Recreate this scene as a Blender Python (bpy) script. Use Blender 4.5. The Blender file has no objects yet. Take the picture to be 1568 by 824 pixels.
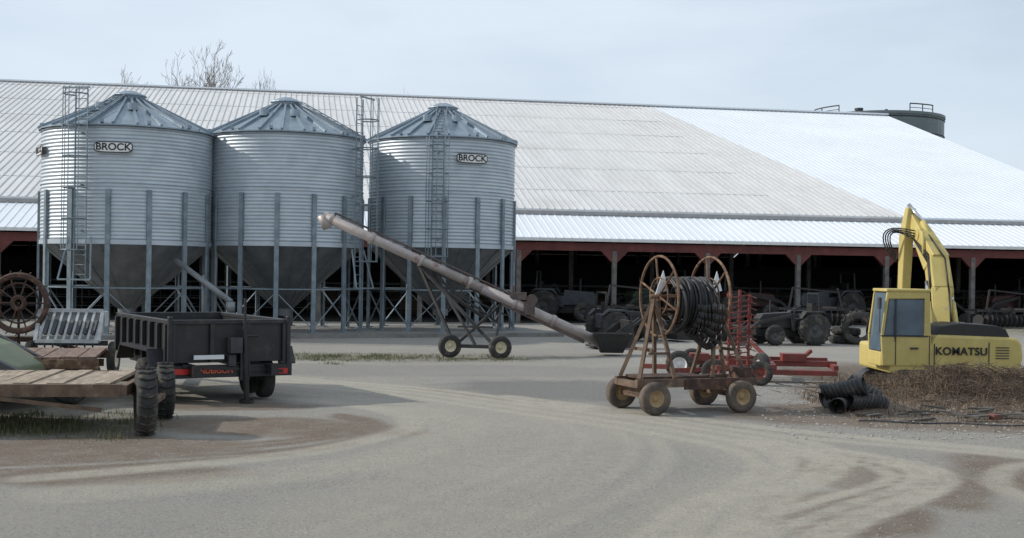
import bpy, math, random
import numpy as np
from mathutils import Vector, Matrix
random.seed(7); np.random.seed(7)
S=bpy.context.scene
S.view_settings.view_transform='Standard'
S.view_settings.look='None'
S.view_settings.exposure=0
COL=S.collection

# ------------------------------------------------------------ materials
def mat(name,c1,c2=None,rough=0.7,metal=0.0,scale=3.0,bump=0.0,bscale=None,stretch=(1,1,1),lo=0.35,hi=0.65,c3=None,s3=1.0,t3=.52):
    m=bpy.data.materials.new(name); m.use_nodes=True
    nt=m.node_tree; b=nt.nodes['Principled BSDF']
    if c2 is None: c2=tuple(x*0.75 for x in c1)
    tc=nt.nodes.new('ShaderNodeTexCoord'); mp=nt.nodes.new('ShaderNodeMapping')
    mp.inputs['Scale'].default_value=stretch
    nt.links.new(tc.outputs['Object'],mp.inputs[0])
    n=nt.nodes.new('ShaderNodeTexNoise'); n.inputs['Scale'].default_value=scale; n.inputs['Detail'].default_value=8
    n.inputs['Roughness'].default_value=0.65
    nt.links.new(mp.outputs[0],n.inputs['Vector'])
    r=nt.nodes.new('ShaderNodeValToRGB')
    r.color_ramp.elements[0].position=lo; r.color_ramp.elements[1].position=hi
    r.color_ramp.elements[0].color=(*c2,1); r.color_ramp.elements[1].color=(*c1,1)
    nt.links.new(n.outputs[0],r.inputs[0])
    out=r.outputs[0]
    if c3:
        n3=nt.nodes.new('ShaderNodeTexNoise'); n3.inputs['Scale'].default_value=s3; n3.inputs['Detail'].default_value=10
        n3.inputs['Roughness'].default_value=0.7
        nt.links.new(tc.outputs['Object'],n3.inputs['Vector'])
        r3=nt.nodes.new('ShaderNodeValToRGB'); r3.color_ramp.elements[0].position=t3; r3.color_ramp.elements[1].position=t3+.1
        nt.links.new(n3.outputs[0],r3.inputs[0])
        mx=nt.nodes.new('ShaderNodeMix'); mx.data_type='RGBA'
        nt.links.new(r3.outputs[0],mx.inputs[0]); nt.links.new(out,mx.inputs[6]); mx.inputs[7].default_value=(*c3,1)
        out=mx.outputs[2]
    nt.links.new(out,b.inputs['Base Color'])
    b.inputs['Roughness'].default_value=rough; b.inputs['Metallic'].default_value=metal
    if bump>0:
        bn=nt.nodes.new('ShaderNodeTexNoise'); bn.inputs['Scale'].default_value=bscale or scale*6; bn.inputs['Detail'].default_value=6
        nt.links.new(tc.outputs['Object'],bn.inputs['Vector'])
        bp=nt.nodes.new('ShaderNodeBump'); bp.inputs['Strength'].default_value=bump; bp.inputs['Distance'].default_value=0.03
        nt.links.new(bn.outputs[0],bp.inputs['Height']); nt.links.new(bp.outputs[0],b.inputs['Normal'])
    return m
GALV=mat('galvanized',(.50,.55,.59),(.40,.445,.48),.48,.4,.8,stretch=(1.5,1.5,2.0))
GALV_R=mat('galvanized_roof',(.30,.36,.41),(.20,.25,.29),.45,.45,1.5)
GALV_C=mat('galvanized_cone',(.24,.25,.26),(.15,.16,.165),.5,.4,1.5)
STEELG=mat('steel_legs',(.25,.30,.33),(.15,.185,.21),.5,.4,3)
ROOF=mat('roof_sheet_weathered',(.70,.69,.675),(.60,.59,.575),.6,.0,.35,stretch=(3,.4,1),c3=(.56,.545,.52),s3=.25,t3=.55)
ROOFW=mat('roof_sheet_white',(.78,.81,.84),(.72,.75,.78),.5,.0,.3)
FASC=mat('barn_red_fascia',(.17,.05,.04),(.10,.03,.028),.8,0,2)
POST=mat('barn_post',(.20,.185,.17),(.10,.09,.085),.85,0,3)
DARK=mat('barn_interior_painted_shade',(.012,.011,.01),(.006,.006,.006),.9,0,1)  # near-black walls: the barn's inner shade is put into the colour
DFLOOR=mat('barn_floor',(.03,.027,.022),(.015,.013,.011),.9,0,1)  # floor colour darkened to paint in the shade under the roof
PIPE=mat('stall_pipe',(.10,.10,.10),(.04,.04,.038),.6,.3,4)
CONC=mat('concrete',(.26,.25,.23),(.15,.145,.13),.9,0,2,bump=.3)
BLACK=mat('black_paint',(.022,.022,.024),(.010,.010,.011),.45,0,3,c3=(.05,.042,.035),s3=2,t3=.56)
RUBBER=mat('rubber',(.04,.038,.036),(.02,.02,.02),.85,0,6,c3=(.10,.085,.065),s3=4)
HOSE=mat('hose_black',(.025,.025,.025),(.012,.012,.012),.5,0,6)
YEL=mat('excavator_yellow',(.56,.45,.15),(.47,.37,.12),.55,0,2,c3=(.40,.33,.16),s3=2.6,t3=.56)
DGREY=mat('dark_grey_metal',(.07,.075,.08),(.035,.035,.04),.6,.2,3)
VDARK=mat('dark_machine_paint',(.035,.033,.032),(.018,.017,.017),.6,.1,3)
RUST=mat('rusty_steel',(.17,.095,.055),(.085,.046,.03),.85,.1,5,c3=(.26,.17,.10),s3=6)
RUSTD=mat('dark_rust',(.09,.05,.035),(.04,.025,.02),.85,.1,5,c3=(.15,.08,.05),s3=6)
RUSTW=mat('worn_rust_frame',(.18,.12,.08),(.09,.058,.04),.85,.1,5,c3=(.28,.21,.145),s3=4,t3=.58)
RED=mat('faded_red',(.24,.04,.03),(.13,.03,.022),.6,0,4,c3=(.13,.065,.045),s3=3)
TUBE=mat('weathered_tube',(.44,.40,.385),(.30,.26,.245),.5,.3,3,c3=(.25,.14,.12),s3=3,t3=.56)
CREAM=mat('cream_hub',(.62,.56,.40),(.42,.35,.22),.6,0,6)
TANHUB=mat('tan_hub',(.38,.27,.14),(.25,.16,.08),.7,0,6)
WHITE=mat('white_paint',(.80,.80,.78),(.66,.66,.64),.5,0,4)
LETTER=mat('black_lettering',(.012,.012,.012),(.01,.01,.01),.6,0,3)
WOOD=mat('weathered_deck_wood',(.40,.32,.235),(.19,.145,.105),.85,0,2.5,bump=.3,stretch=(6,1,1),c3=(.16,.12,.09),s3=5,t3=.56)
WOODR=mat('reddish_deck_wood',(.26,.16,.12),(.12,.08,.06),.85,0,3,stretch=(5,1,1),c3=(.12,.09,.07),s3=4)
GREEN=mat('faded_green_paint',(.19,.215,.12),(.12,.14,.08),.55,0,2,c3=(.20,.16,.11),s3=2)
GLASS=mat('cab_glass',(.13,.18,.22),(.07,.10,.13),.08,0,1)
RLIGHT=mat('red_lens',(.55,.03,.02),(.4,.02,.02),.25,0,5)
ORANGE=mat('orange_decal',(.65,.12,.04),(.55,.1,.04),.5,0,5)
SILV=mat('silver_plate',(.72,.74,.76),(.6,.62,.64),.4,.3,5)
PIPEB=mat('corrugated_pipe_black',(.04,.038,.036),(.018,.018,.018),.55,0,5,c3=(.10,.08,.06),s3=5,t3=.56)
TANKM=mat('tank_blue_grey',(.17,.20,.205),(.12,.145,.15),.5,.2,.5)
BARK=mat('bark',(.20,.17,.15),(.12,.10,.09),.9,0,3)
CHROME=mat('chrome_rod',(.7,.7,.7),(.6,.6,.6),.2,1,3)
GREYP=mat('grey_white_paint',(.48,.50,.51),(.30,.31,.31),.6,0,5)

# ------------------------------------------------------------ mesh helper
class M:
    def __init__(s): s.v=[]; s.f=[]
    def add(s,vs,fs):
        o=len(s.v); s.v+= [tuple(x) for x in vs]; s.f+=[tuple(i+o for i in f) for f in fs]; return s
    def box(s,c,d,R=None):
        c=Vector(c); vs=[]
        for x in(-.5,.5):
            for y in(-.5,.5):
                for z in(-.5,.5):
                    p=Vector((x*d[0],y*d[1],z*d[2]))
                    if R is not None: p=R@p
                    vs.append(c+p)
        return s.add(vs,[(0,1,3,2),(4,6,7,5),(0,4,5,1),(2,3,7,6),(0,2,6,4),(1,5,7,3)])
    def beam(s,a,b,w,h=None,w2=None,h2=None):
        a=Vector(a); b=Vector(b); h=h or w; w2=w2 or w; h2=h2 or h
        d=(b-a).normalized(); up=Vector((0,0,1)) if abs(d.z)<.95 else Vector((0,1,0))
        x=d.cross(up).normalized(); y=x.cross(d).normalized()
        vs=[]
        for p,ww,hh in((a,w,h),(b,w2,h2)):
            for i,j in((-1,-1),(1,-1),(1,1),(-1,1)): vs.append(p+x*i*ww/2+y*j*hh/2)
        return s.add(vs,[(3,2,1,0),(4,5,6,7),(0,1,5,4),(1,2,6,5),(2,3,7,6),(3,0,4,7)])
    def cyl(s,a,b,r,r2=None,n=10,caps=True):
        a=Vector(a); b=Vector(b); r2=r if r2 is None else r2
        d=(b-a).normalized(); up=Vector((0,0,1)) if abs(d.z)<.9 else Vector((1,0,0))
        x=d.cross(up).normalized(); y=d.cross(x).normalized()
        vs=[];fs=[]
        for p,rr in((a,r),(b,r2)):
            for i in range(n):
                t=2*math.pi*i/n; vs.append(p+x*math.cos(t)*rr+y*math.sin(t)*rr)
        for i in range(n): j=(i+1)%n; fs.append((i,j,n+j,n+i))
        if caps: fs.append(tuple(range(n-1,-1,-1))); fs.append(tuple(range(n,2*n)))
        return s.add(vs,fs)
    def lathe(s,prof,c=(0,0,0),axis=(0,0,1),n=24,a0=0):
        c=Vector(c); d=Vector(axis).normalized(); up=Vector((0,0,1)) if abs(d.z)<.9 else Vector((1,0,0))
        x=up.cross(d).normalized(); y=d.cross(x).normalized(); vs=[];fs=[]
        for r,h in prof:
            for i in range(n):
                t=a0+2*math.pi*i/n; vs.append(c+d*h+x*math.cos(t)*r+y*math.sin(t)*r)
        for k in range(len(prof)-1):
            for i in range(n):
                j=(i+1)%n; fs.append((k*n+i,k*n+j,(k+1)*n+j,(k+1)*n+i))
        return s.add(vs,fs)
    def ring(s,c,axis,R,r,n=28,m=6):
        return s.lathe([(R+r*math.cos(2*math.pi*k/m),r*math.sin(2*math.pi*k/m)) for k in range(m+1)],c,axis,n)
    def path(s,pts,r,n=6):
        for a,b in zip(pts[:-1],pts[1:]): s.cyl(a,b,r,n=n)
        return s
    def prism(s,pts,y0,y1):
        n=len(pts); vs=[(p[0],y0,p[1]) for p in pts]+[(p[0],y1,p[1]) for p in pts]
        fs=[tuple(range(n)),tuple(range(2*n-1,n-1,-1))]+[(i,n+i,n+(i+1)%n,(i+1)%n) for i in range(n)]
        return s.add(vs,fs)
    def obj(s,name,m,parent=None,smooth=False,bevel=0,world=False):
        me=bpy.data.meshes.new(name); me.from_pydata(s.v,[],s.f); me.update()
        me.materials.append(m)
        if smooth: me.polygons.foreach_set('use_smooth',[True]*len(me.polygons))
        o=bpy.data.objects.new(name,me); COL.objects.link(o)
        if parent:
            o.parent=parent
            if world: o.location=-parent.location
        if bevel:
            b=o.modifiers.new('b','BEVEL'); b.width=bevel; b.segments=2; b.limit_method='ANGLE'
        return o
def root(name,loc=(0,0,0),rz=0):
    e=bpy.data.objects.new(name,None); COL.objects.link(e); e.location=loc; e.rotation_euler=(0,0,rz); e.empty_display_size=.3; return e
def text(body,name,parent,loc,rot,size,m,ext=.003,sx=1.2,sp=1.0):
    c=bpy.data.curves.new(name,'FONT'); c.body=body; c.size=size; c.extrude=ext; c.align_x='CENTER'; c.align_y='CENTER'; c.offset=size*.02; c.space_character=sp
    c.materials.append(m)
    o=bpy.data.objects.new(name,c); COL.objects.link(o); o.parent=parent; o.location=loc; o.rotation_euler=rot; o.scale=(sx,1,1); return o
def wheel(T,H,c,axis,R,w,hub=.55,n=28,lugs=0):
    hw=w/2
    T.lathe([(R*hub,-hw*.8),(R*.8,-hw*1.02),(R*.95,-hw*.85),(R,-hw*.5),(R,hw*.5),(R*.95,hw*.85),(R*.8,hw*1.02),(R*hub,hw*.8)],c,axis,n)
    if H is not None:
        H.lathe([(0,-hw*.35),(R*.15,-hw*.4),(R*.17,-hw*.2),(R*hub*.6,-hw*.15),(R*hub*.8,-hw*.5),(R*hub,-hw*.8),(R*hub*1.04,-hw*.8),(R*hub*1.04,hw*.8),(R*hub,hw*.8),(R*hub*.8,hw*.5),(R*hub*.6,hw*.15),(R*.17,hw*.2),(R*.15,hw*.4),(0,hw*.35)],c,axis,n)
    d=Vector(axis).normalized(); up=Vector((0,0,1)); x=up.cross(d).normalized(); y=d.cross(x)
    for i in range(lugs):
        t=2*math.pi*i/lugs; rad=x*math.cos(t)+y*math.sin(t); tan=d.cross(rad)
        for sg in(-1,1):
            a=Vector(c)+rad*(R*1.01)+d*sg*hw*.9; b=Vector(c)+rad*(R*1.02)+d*sg*hw*.05+tan*R*.1
            T.beam(a,b,R*.05,R*.06)

# ------------------------------------------------------------ world, sun, camera
az=Vector((-.86,.06,0)).normalized(); el=math.radians(31)
sdir=Vector((az.x*math.cos(el),az.y*math.cos(el),math.sin(el)))
w=bpy.data.worlds.new('World'); S.world=w; w.use_nodes=True
nt=w.node_tree; bg=nt.nodes['Background']
sky=nt.nodes.new('ShaderNodeTexSky'); sky.sky_type='NISHITA'; sky.sun_disc=False
sky.sun_elevation=el; sky.sun_rotation=math.atan2(sdir.x,sdir.y); sky.air_density=1.0; sky.dust_density=1.6; sky.ozone_density=1.5
tc=nt.nodes.new('ShaderNodeTexCoord'); mp=nt.nodes.new('ShaderNodeMapping'); mp.inputs['Scale'].default_value=(1.2,1.2,4.5)
mp.inputs['Rotation'].default_value=(0,.25,0)
nn=nt.nodes.new('ShaderNodeTexNoise'); nn.inputs['Scale'].default_value=1.9; nn.inputs['Detail'].default_value=6; nn.inputs['Roughness'].default_value=.5
nt.links.new(tc.outputs['Generated'],mp.inputs[0]); nt.links.new(mp.outputs[0],nn.inputs['Vector'])
rr=nt.nodes.new('ShaderNodeValToRGB'); rr.color_ramp.elements[0].position=.38; rr.color_ramp.elements[1].position=.62
rr.color_ramp.elements[0].color=(.66,.66,.66,1); rr.color_ramp.elements[1].color=(.96,.96,.96,1)
nt.links.new(nn.outputs[0],rr.inputs[0])
mx=nt.nodes.new('ShaderNodeMix'); mx.data_type='RGBA'
nt.links.new(rr.outputs[0],mx.inputs[0]); nt.links.new(sky.outputs[0],mx.inputs[6]); mx.inputs[7].default_value=(6.5,7.4,8.4,1)
nt.links.new(mx.outputs[2],bg.inputs['Color']); bg.inputs['Strength'].default_value=.115
sl=bpy.data.lights.new('sun','SUN'); sl.energy=3.2; sl.angle=math.radians(1.2); sl.color=(1,.95,.87)
so=bpy.data.objects.new('sun',sl); COL.objects.link(so); so.rotation_euler=sdir.to_track_quat('Z','Y').to_euler(); so.location=(-30,10,40)
cd=bpy.data.cameras.new('camera'); co=bpy.data.objects.new('camera',cd); COL.objects.link(co)
co.location=(0,0,2.2); co.rotation_euler=(math.pi/2,-.0143,0)
cd.sensor_width=36; cd.lens=42.5; cd.shift_x=.006; cd.shift_y=.004; cd.clip_end=3000; S.camera=co

# ------------------------------------------------------------ ground
def sm(t): t=np.clip(t,0,1); return t*t*(3-2*t)
def gz(x,y):
    x=np.asarray(x,float); y=np.asarray(y,float)
    q=np.sqrt(((x-10.5)/3.4)**2+((y-28.4)/3.0)**2)
    dip=-.72*sm((1.35-q)/.6)
    q2=np.sqrt(((x-9.8)/3.3)**2+((y-23.2)/2.1)**2)
    mound=.30*sm((1.2-q2)/.9)*(1+.3*np.sin(x*3.1)*np.cos(y*2.7)+.15*np.sin(x*7.3+1)*np.sin(y*6.1))
    q3=np.sqrt(((x-6.0)/.9)**2+((y-20.4)/.7)**2)
    mound=mound+.16*sm((1.2-q3)/.9)
    und=.018*np.sin(x*1.3+.5*y)*np.cos(y*.9)*sm((y-11.2)/1.5)*sm((34-y)/3)
    return dip+mound+und
xs=np.concatenate([[-900,-500,-250,-120,-70,-45],np.arange(-32,-12,1.0),np.arange(-12,15,.11),np.arange(15,34,1.0),[45,70,120,250,500,900]])
ys=np.concatenate([[-80,-40,-15,-5,0,4,7],np.arange(8.5,33,.11),np.arange(33,60,.8),[70,90,130,200,350,600,1200]])
XX,YY=np.meshgrid(xs,ys); ZZ=gz(XX,YY)
nx,ny=len(xs),len(ys)
V=np.stack([XX.ravel(),YY.ravel(),ZZ.ravel()],1)
F=[(j*nx+i,j*nx+i+1,(j+1)*nx+i+1,(j+1)*nx+i) for j in range(ny-1) for i in range(nx-1)]
me=bpy.data.meshes.new('ground'); me.from_pydata(V.tolist(),[],F); me.update()
def pdist(pts):
    P=np.full(XX.shape,1e9)
    pts=np.array(pts,float)
    t=np.arange(len(pts)); tt=np.linspace(0,len(pts)-1,len(pts)*5)
    px=np.interp(tt,t,pts[:,0]); py=np.interp(tt,t,pts[:,1])
    k=np.array([1,2,3,4,3,2,1.]); k/=k.sum()
    qx=np.convolve(np.pad(px,3,'edge'),k,'valid'); qy=np.convolve(np.pad(py,3,'edge'),k,'valid')
    for a in range(len(qx)-1):
        dx,dy=qx[a+1]-qx[a],qy[a+1]-qy[a]; L=dx*dx+dy*dy+1e-9
        u=np.clip(((XX-qx[a])*dx+(YY-qy[a])*dy)/L,0,1)
        P=np.minimum(P,np.hypot(XX-qx[a]-u*dx,YY-qy[a]-u*dy))
    return P
track=np.zeros(XX.shape); soil=np.zeros(XX.shape)
def band(pts,wd,st=1.0,soft=.15):
    global track
    track=np.maximum(track,st*sm((wd+soft-pdist(pts))/soft))
def sband(pts,wd,st=1.0,soft=.15):
    global soil
    soil=np.maximum(soil,st*sm((wd+soft-pdist(pts))/soft))
mainA=[(-9,27),(-4.96,24.4),(-1.69,22.1),(.5,19.6),(2.22,17.4),(3.39,16.0),(3.59,14.5),(2.8,12.7),(2.08,11.7),(1.2,9)]
band(mainA,.5,.40,.7)
for off in(-.6,-.1,.45,.9):
    band([(x+off*.8,y+off*.5) for x,y in mainA],.08,.95,.12)
band([(-.19,22),(2.43,19.1),(4.5,17.1),(6.5,15.6),(9,14)],.14,.9)
band([(.1,21.2),(2.3,18.4),(4.3,16.5),(6.5,15.1),(9,13.5)],.10,.8)
for o in(0,.24,.55,.95):
    band([(3.0,16.4-o*.4),(4.3-o*.6,15.5-o*.6),(4.95-o*.6,14.4-o*.3),(5.0-o*.7,13.3),(4.3-o,12.2),(3.3-o,11.0),(2.4-o,9.6)],.06,1.0,.1)
band([(5.2,9.5),(5.4,11.5),(5.2,13),(6.2,14.6),(8,15)],.08,.8)
band([(-5.15,12.4),(-3.3,13.5),(-1.94,15.3),(-1.2,17.1),(-1.6,19.0),(-3.3,20.6),(-7,23)],.12,.8,.2)
band([(-4.4,11.6),(-2.6,12.7),(-1.2,14.3),(-.5,16.8),(-1.0,18.8),(-2.6,20.6),(-6,22.8)],.3,.55,.4)
band([(-1.5,9),(0,13),(.6,16),(0,19),(-2,22),(-6,25)],.8,.35,1.0)
for o in(0,.5,1.4,1.9): band([(-2.5+o,8.5),(-1.2+o,11),(.1+o*.9,13.5),(.8+o*.7,16),(.5+o*.5,18.5),(-1.2+o*.4,21.5)],.06,.5,.12)
for o in(0,.35,.9,1.3): sband([(-6,14.2-o),(-4.2,14.6-o),(-2.9,15.5-o),(-1.9,16.6-o),(-1.8,17.8-o*.6),(-2.6,18.6-o*.3)],.06,.9,.12)
sband([(-1.7,22.9),(-.4,21.4),(.6,20.9)],.12,.5,.3)
def blob(cx,cy,rx,ry,rot=0,soft=.5):
    c,s_=math.cos(rot),math.sin(rot)
    u=((XX-cx)*c+(YY-cy)*s_)/rx; v=(-(XX-cx)*s_+(YY-cy)*c)/ry
    wob=.12*np.sin(XX*5+YY*2)+.1*np.sin(YY*6.3-XX*3.1)
    return sm((1+soft-np.hypot(u,v)+wob*soft)/soft)
for b in[(4.25,13.3,.75,1.5,.1,.3),(3.2,11.3,.7,1.0,-.3,.4),(-3.2,16.9,1.6,.8,-.2),(-5.0,14.6,1.5,.9,.2),(-4.2,12.8,1.2,.5,.2),(6.0,13.2,.7,1.6,0),(-4.5,19.5,1.2,.6,0)]:
    soil=np.maximum(soil,.9*blob(*b))
soil=np.maximum(soil,1.0*blob(9.6,22.3,3.6,4.0,0,.25)); soil=np.maximum(soil,.9*blob(6.4,18.8,2.6,1.1,-.3,.5)); soil=np.maximum(soil,1.0*blob(6.0,20.3,1.3,1.0,0,.4))
soil=np.maximum(soil,.9*blob(10.5,28.4,3.6,3.2,0,.3))
grass=np.zeros(XX.shape)
grass=np.maximum(grass,.6*blob(-3.2,31.0,4.0,1.3,.08,.5)); grass=np.maximum(grass,.6*blob(-7.8,17.2,2.4,1.7,.2,.5))
grass=np.maximum(grass,.6*blob(-9,21,3,2.5,0,.3))
grass=np.maximum(grass,sm((XX-18)/5)*sm((YY-14)/6)); grass=np.maximum(grass,sm((YY-118)/8))
grass=np.maximum(grass,sm((-XX-22)/6))
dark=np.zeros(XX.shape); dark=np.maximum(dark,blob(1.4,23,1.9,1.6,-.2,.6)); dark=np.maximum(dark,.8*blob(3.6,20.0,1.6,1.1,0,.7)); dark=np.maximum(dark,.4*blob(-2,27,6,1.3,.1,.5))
track=track*(1-.9*grass)
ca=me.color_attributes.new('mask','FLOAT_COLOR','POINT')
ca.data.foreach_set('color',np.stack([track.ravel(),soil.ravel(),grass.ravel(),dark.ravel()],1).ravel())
gm=bpy.data.materials.new('ground_gravel'); gm.use_nodes=True; nt=gm.node_tree; b=nt.nodes['Principled BSDF']; b.inputs['Roughness'].default_value=.95
tc=nt.nodes.new('ShaderNodeTexCoord'); at=nt.nodes.new('ShaderNodeAttribute'); at.attribute_name='mask'
sep=nt.nodes.new('ShaderNodeSeparateColor'); nt.links.new(at.outputs['Color'],sep.inputs[0])
def noise(sc,det=8,ro=.65):
    n=nt.nodes.new('ShaderNodeTexNoise'); n.inputs['Scale'].default_value=sc; n.inputs['Detail'].default_value=det; n.inputs['Roughness'].default_value=ro
    nt.links.new(tc.outputs['Object'],n.inputs['Vector'])
    return n.outputs[0]
def ramp(src,a,b_,ca_,cb_):
    r=nt.nodes.new('ShaderNodeValToRGB'); r.color_ramp.elements[0].position=a; r.color_ramp.elements[1].position=b_
    r.color_ramp.elements[0].color=(*ca_,1); r.color_ramp.elements[1].color=(*cb_,1); nt.links.new(src,r.inputs[0]); return r.outputs[0]
def mixc(f,a,b_):
    m_=nt.nodes.new('ShaderNodeMix'); m_.data_type='RGBA'
    if isinstance(f,(int,float)): m_.inputs[0].default_value=f
    else: nt.links.new(f,m_.inputs[0])
    for k,q in((6,a),(7,b_)):
        if isinstance(q,tuple): m_.inputs[k].default_value=(*q,1)
        else: nt.links.new(q,m_.inputs[k])
    return m_.outputs[2]
def mth(op,a,b_,clamp=False):
    m_=nt.nodes.new('ShaderNodeMath'); m_.operation=op; m_.use_clamp=clamp
    for k,q in((0,a),(1,b_)):
        if isinstance(q,(int,float)): m_.inputs[k].default_value=q
        else: nt.links.new(q,m_.inputs[k])
    return m_.outputs[0]
fine=noise(24,5,.85); med=noise(2.2,10,.75); big=noise(.35,6,.6); mid=noise(7,8,.75)
grav=ramp(fine,.36,.64,(.16,.148,.132),(.47,.445,.40))
patch=ramp(mid,.35,.65,(.225,.205,.175),(.375,.35,.31))
base=mixc(.42,grav,patch)
base=mixc(ramp(big,.42,.62,(0,0,0),(.45,.45,.45)),base,(.365,.338,.29))
def mask(ch,lo=.35):
    return mth('MULTIPLY',ch,ramp(med,.30,.55,(lo,)*3,(1,1,1)),True)
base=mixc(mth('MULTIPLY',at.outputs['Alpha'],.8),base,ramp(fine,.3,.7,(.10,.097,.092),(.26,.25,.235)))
base=mixc(mask(sep.outputs[1],.5),base,ramp(fine,.3,.7,(.115,.083,.056),(.24,.18,.125)))
base=mixc(mask(sep.outputs[0],.35),base,ramp(fine,.3,.68,(.34,.31,.25),(.56,.515,.42)))
gmix=ramp(noise(1.1,7,.7),.35,.6,(.07,.075,.035),(.18,.165,.09))
base=mixc(mth('MULTIPLY',sep.outputs[2],ramp(noise(3.1,8,.75),.38,.56,(.1,.1,.1),(1,1,1)),True),base,gmix)
nt.links.new(base,b.inputs['Base Color'])
bp=nt.nodes.new('ShaderNodeBump'); bp.inputs['Strength'].default_value=1.0; bp.inputs['Distance'].default_value=.035
nt.links.new(mth('ADD',fine,mth('MULTIPLY',mid,1.2)),bp.inputs['Height']); nt.links.new(bp.outputs[0],b.inputs['Normal'])
me.materials.append(gm); me.polygons.foreach_set('use_smooth',[True]*len(me.polygons))
go=bpy.data.objects.new('ground',me); COL.objects.link(go)

m=M()
def stone(x,y,z,r):
    a=[Vector((1,0,0)),Vector((-1,0,0)),Vector((0,1,0)),Vector((0,-1,0)),Vector((0,0,.6)),Vector((0,0,-.5))]
    q=Matrix.Rotation(random.uniform(0,6.3),3,'Z')
    vs=[q@(v*r*random.uniform(.6,1.3))+Vector((x,y,z)) for v in a]
    m.add(vs,[(0,2,4),(2,1,4),(1,3,4),(3,0,4),(2,0,5),(1,2,5),(3,1,5),(0,3,5)])
for i in range(9000):
    y=9.5+abs(random.gauss(0,1))*4; x=random.uniform(-6.5,7)
    stone(x,y,float(gz(x,y))+.001,random.uniform(.004,.012))
for i in range(1500):
    x=random.uniform(4,12); y=random.uniform(16.5,24); stone(x,y,float(gz(x,y))+.005,random.uniform(.01,.035))
m.obj('gravel_stones',mat('stones',(.40,.38,.35),(.24,.23,.21),.9,0,8))

# ------------------------------------------------------------ barn
TH=math.atan2(.1685,.9857)
barn=root('dairy_barn',(0,53,0),TH)
T0,T1,W,PI_=-52,34.35,32.3,.32
def rz_(w_): return 3.8+PI_*w_
def roofpoly(name,pts,m_,dz=0,th=.08):
    mm=M(); n=len(pts)
    vs=[(t,w_,rz_(w_)+dz) for t,w_ in pts]+[(t,w_,rz_(w_)+dz-th) for t,w_ in pts]
    fs=[tuple(range(n)),tuple(range(2*n-1,n-1,-1))]+[(i,n+i,n+(i+1)%n,(i+1)%n) for i in range(n)]
    mm.add(vs,fs); mm.obj(name,m_,barn)
wb=3.7
roofpoly('lower_roof',[(T0,0),(T1,0),(T1,wb+.6),(T0,wb+.6)],ROOFW,0)
roofpoly('upper_roof_weathered',[(T0,wb),(20.8,wb),(15.9,W),(T0,W)],ROOF,.28,.12)
roofpoly('upper_roof_white',[(20.8,wb),(T1,wb),(T1,W),(15.9,W)],ROOFW,.28,.12)  # whiter sheets to the right of the diagonal edge
mm=M(); mm2=M(); mm3=M()
t=T0+.2
while t<T1:
    if t<15.9: mm.beam((t,wb,rz_(wb)+.29),(t,W,rz_(W)+.29),.06,.05)
    elif t>20.8: mm2.beam((t,wb,rz_(wb)+.28),(t,W,rz_(W)+.28),.05,.025)
    else:
        ws=wb+(20.8-t)/(4.9)*(W-wb)
        mm.beam((t,wb,rz_(wb)+.29),(t,ws,rz_(ws)+.29),.06,.05); mm2.beam((t,ws,rz_(ws)+.28),(t,W,rz_(W)+.28),.05,.025)
    mm3.beam((t,0,rz_(0)+.01),(t,wb,rz_(wb)+.01),.05,.025)
    t+=.36
mm.obj('roof_ribs_weathered',mat('rib_weathered',(.62,.61,.60),(.50,.49,.48),.55,0,1),barn)
mm2.obj('roof_ribs_white',ROOFW,barn); mm3.obj('lower_roof_ribs',ROOFW,barn)
mm=M()
for w_ in np.arange(wb+3.6,W,4.8): mm.box(((T0+15)/2,w_,rz_(w_)+.286),(15-T0,.05,.02))
mm.obj('roof_sheet_laps',mat('lap',(.5,.49,.48),None,.6),barn)
mm=M(); mm.beam((T0,W,rz_(W)+.36),(T1,W,rz_(W)+.36),.5,.1)
mm.obj('ridge_cap',ROOFW,barn)
mm=M(); vs=[(T0,W,rz_(W)+.28),(T1,W,rz_(W)+.28),(T1,2*W,4.08),(T0,2*W,4.08)]; mm.add(vs,[(0,1,2,3)]); mm.obj('rear_roof',ROOF,barn)
mm=M(); mm.box(((T0+T1)/2,wb-.02,rz_(wb)+.10),(T1-T0,.03,.17)); mm.obj('roof_step_flashing',mat('flashing',(.35,.34,.33),None,.6),barn)
mm=M(); mm.box(((T0+T1)/2,.0,3.72),(T1-T0,.06,.13)); mm.obj('eave_trim',WHITE,barn)
mm=M(); mm.box(((T0+T1)/2,.25,3.42),(T1-T0,.12,.36))
posts=M(); t=.6-4.35*11
pl=[]
while t<T1:
    if t>T0: pl.append(t)
    t+=4.35
for t in pl:
    posts.box((t,.25,1.62),(.2,.2,3.24))
    for sg in(-1,1):
        mm.add([(t+sg*.1,.16,3.24),(t+sg*.62,.16,3.24),(t+sg*.1,.16,2.72),(t+sg*.1,.34,3.24),(t+sg*.62,.34,3.24),(t+sg*.1,.34,2.72)],[(0,1,2),(3,5,4),(0,3,4,1),(1,4,5,2),(2,5,3,0)])
    for w_ in(9,18,27): posts.box((t,w_,2.7),(.22,.22,5.4))
    posts.beam((t,.3,3.55),(t,30,3.3+.30*30),.12,.3)
mm.obj('fascia_and_knee_braces',FASC,barn); posts.obj('posts_and_rafters',POST,barn)
mm=M()
for a in range(2):
    w_=5.2+a*5
    for z in(.45,.85,1.25,1.6): mm.cyl((T0,w_,z),(T1,w_,z),.03,n=6)
    t=T0
    while t<T1:
        mm.cyl((t,w_,0),(t,w_,1.65),.035,n=6)
        mm.path([(t,w_,1.2),(t,w_+1.8,1.15),(t,w_+1.9,.6),(t,w_,.5)],.03,5)
        t+=1.45
mm.obj('stall_pipes',PIPE,barn,True)
mm=M(); mm.box(((T0+T1)/2,2*W-.2,2),(T1-T0,.2,4.2)); 
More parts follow.
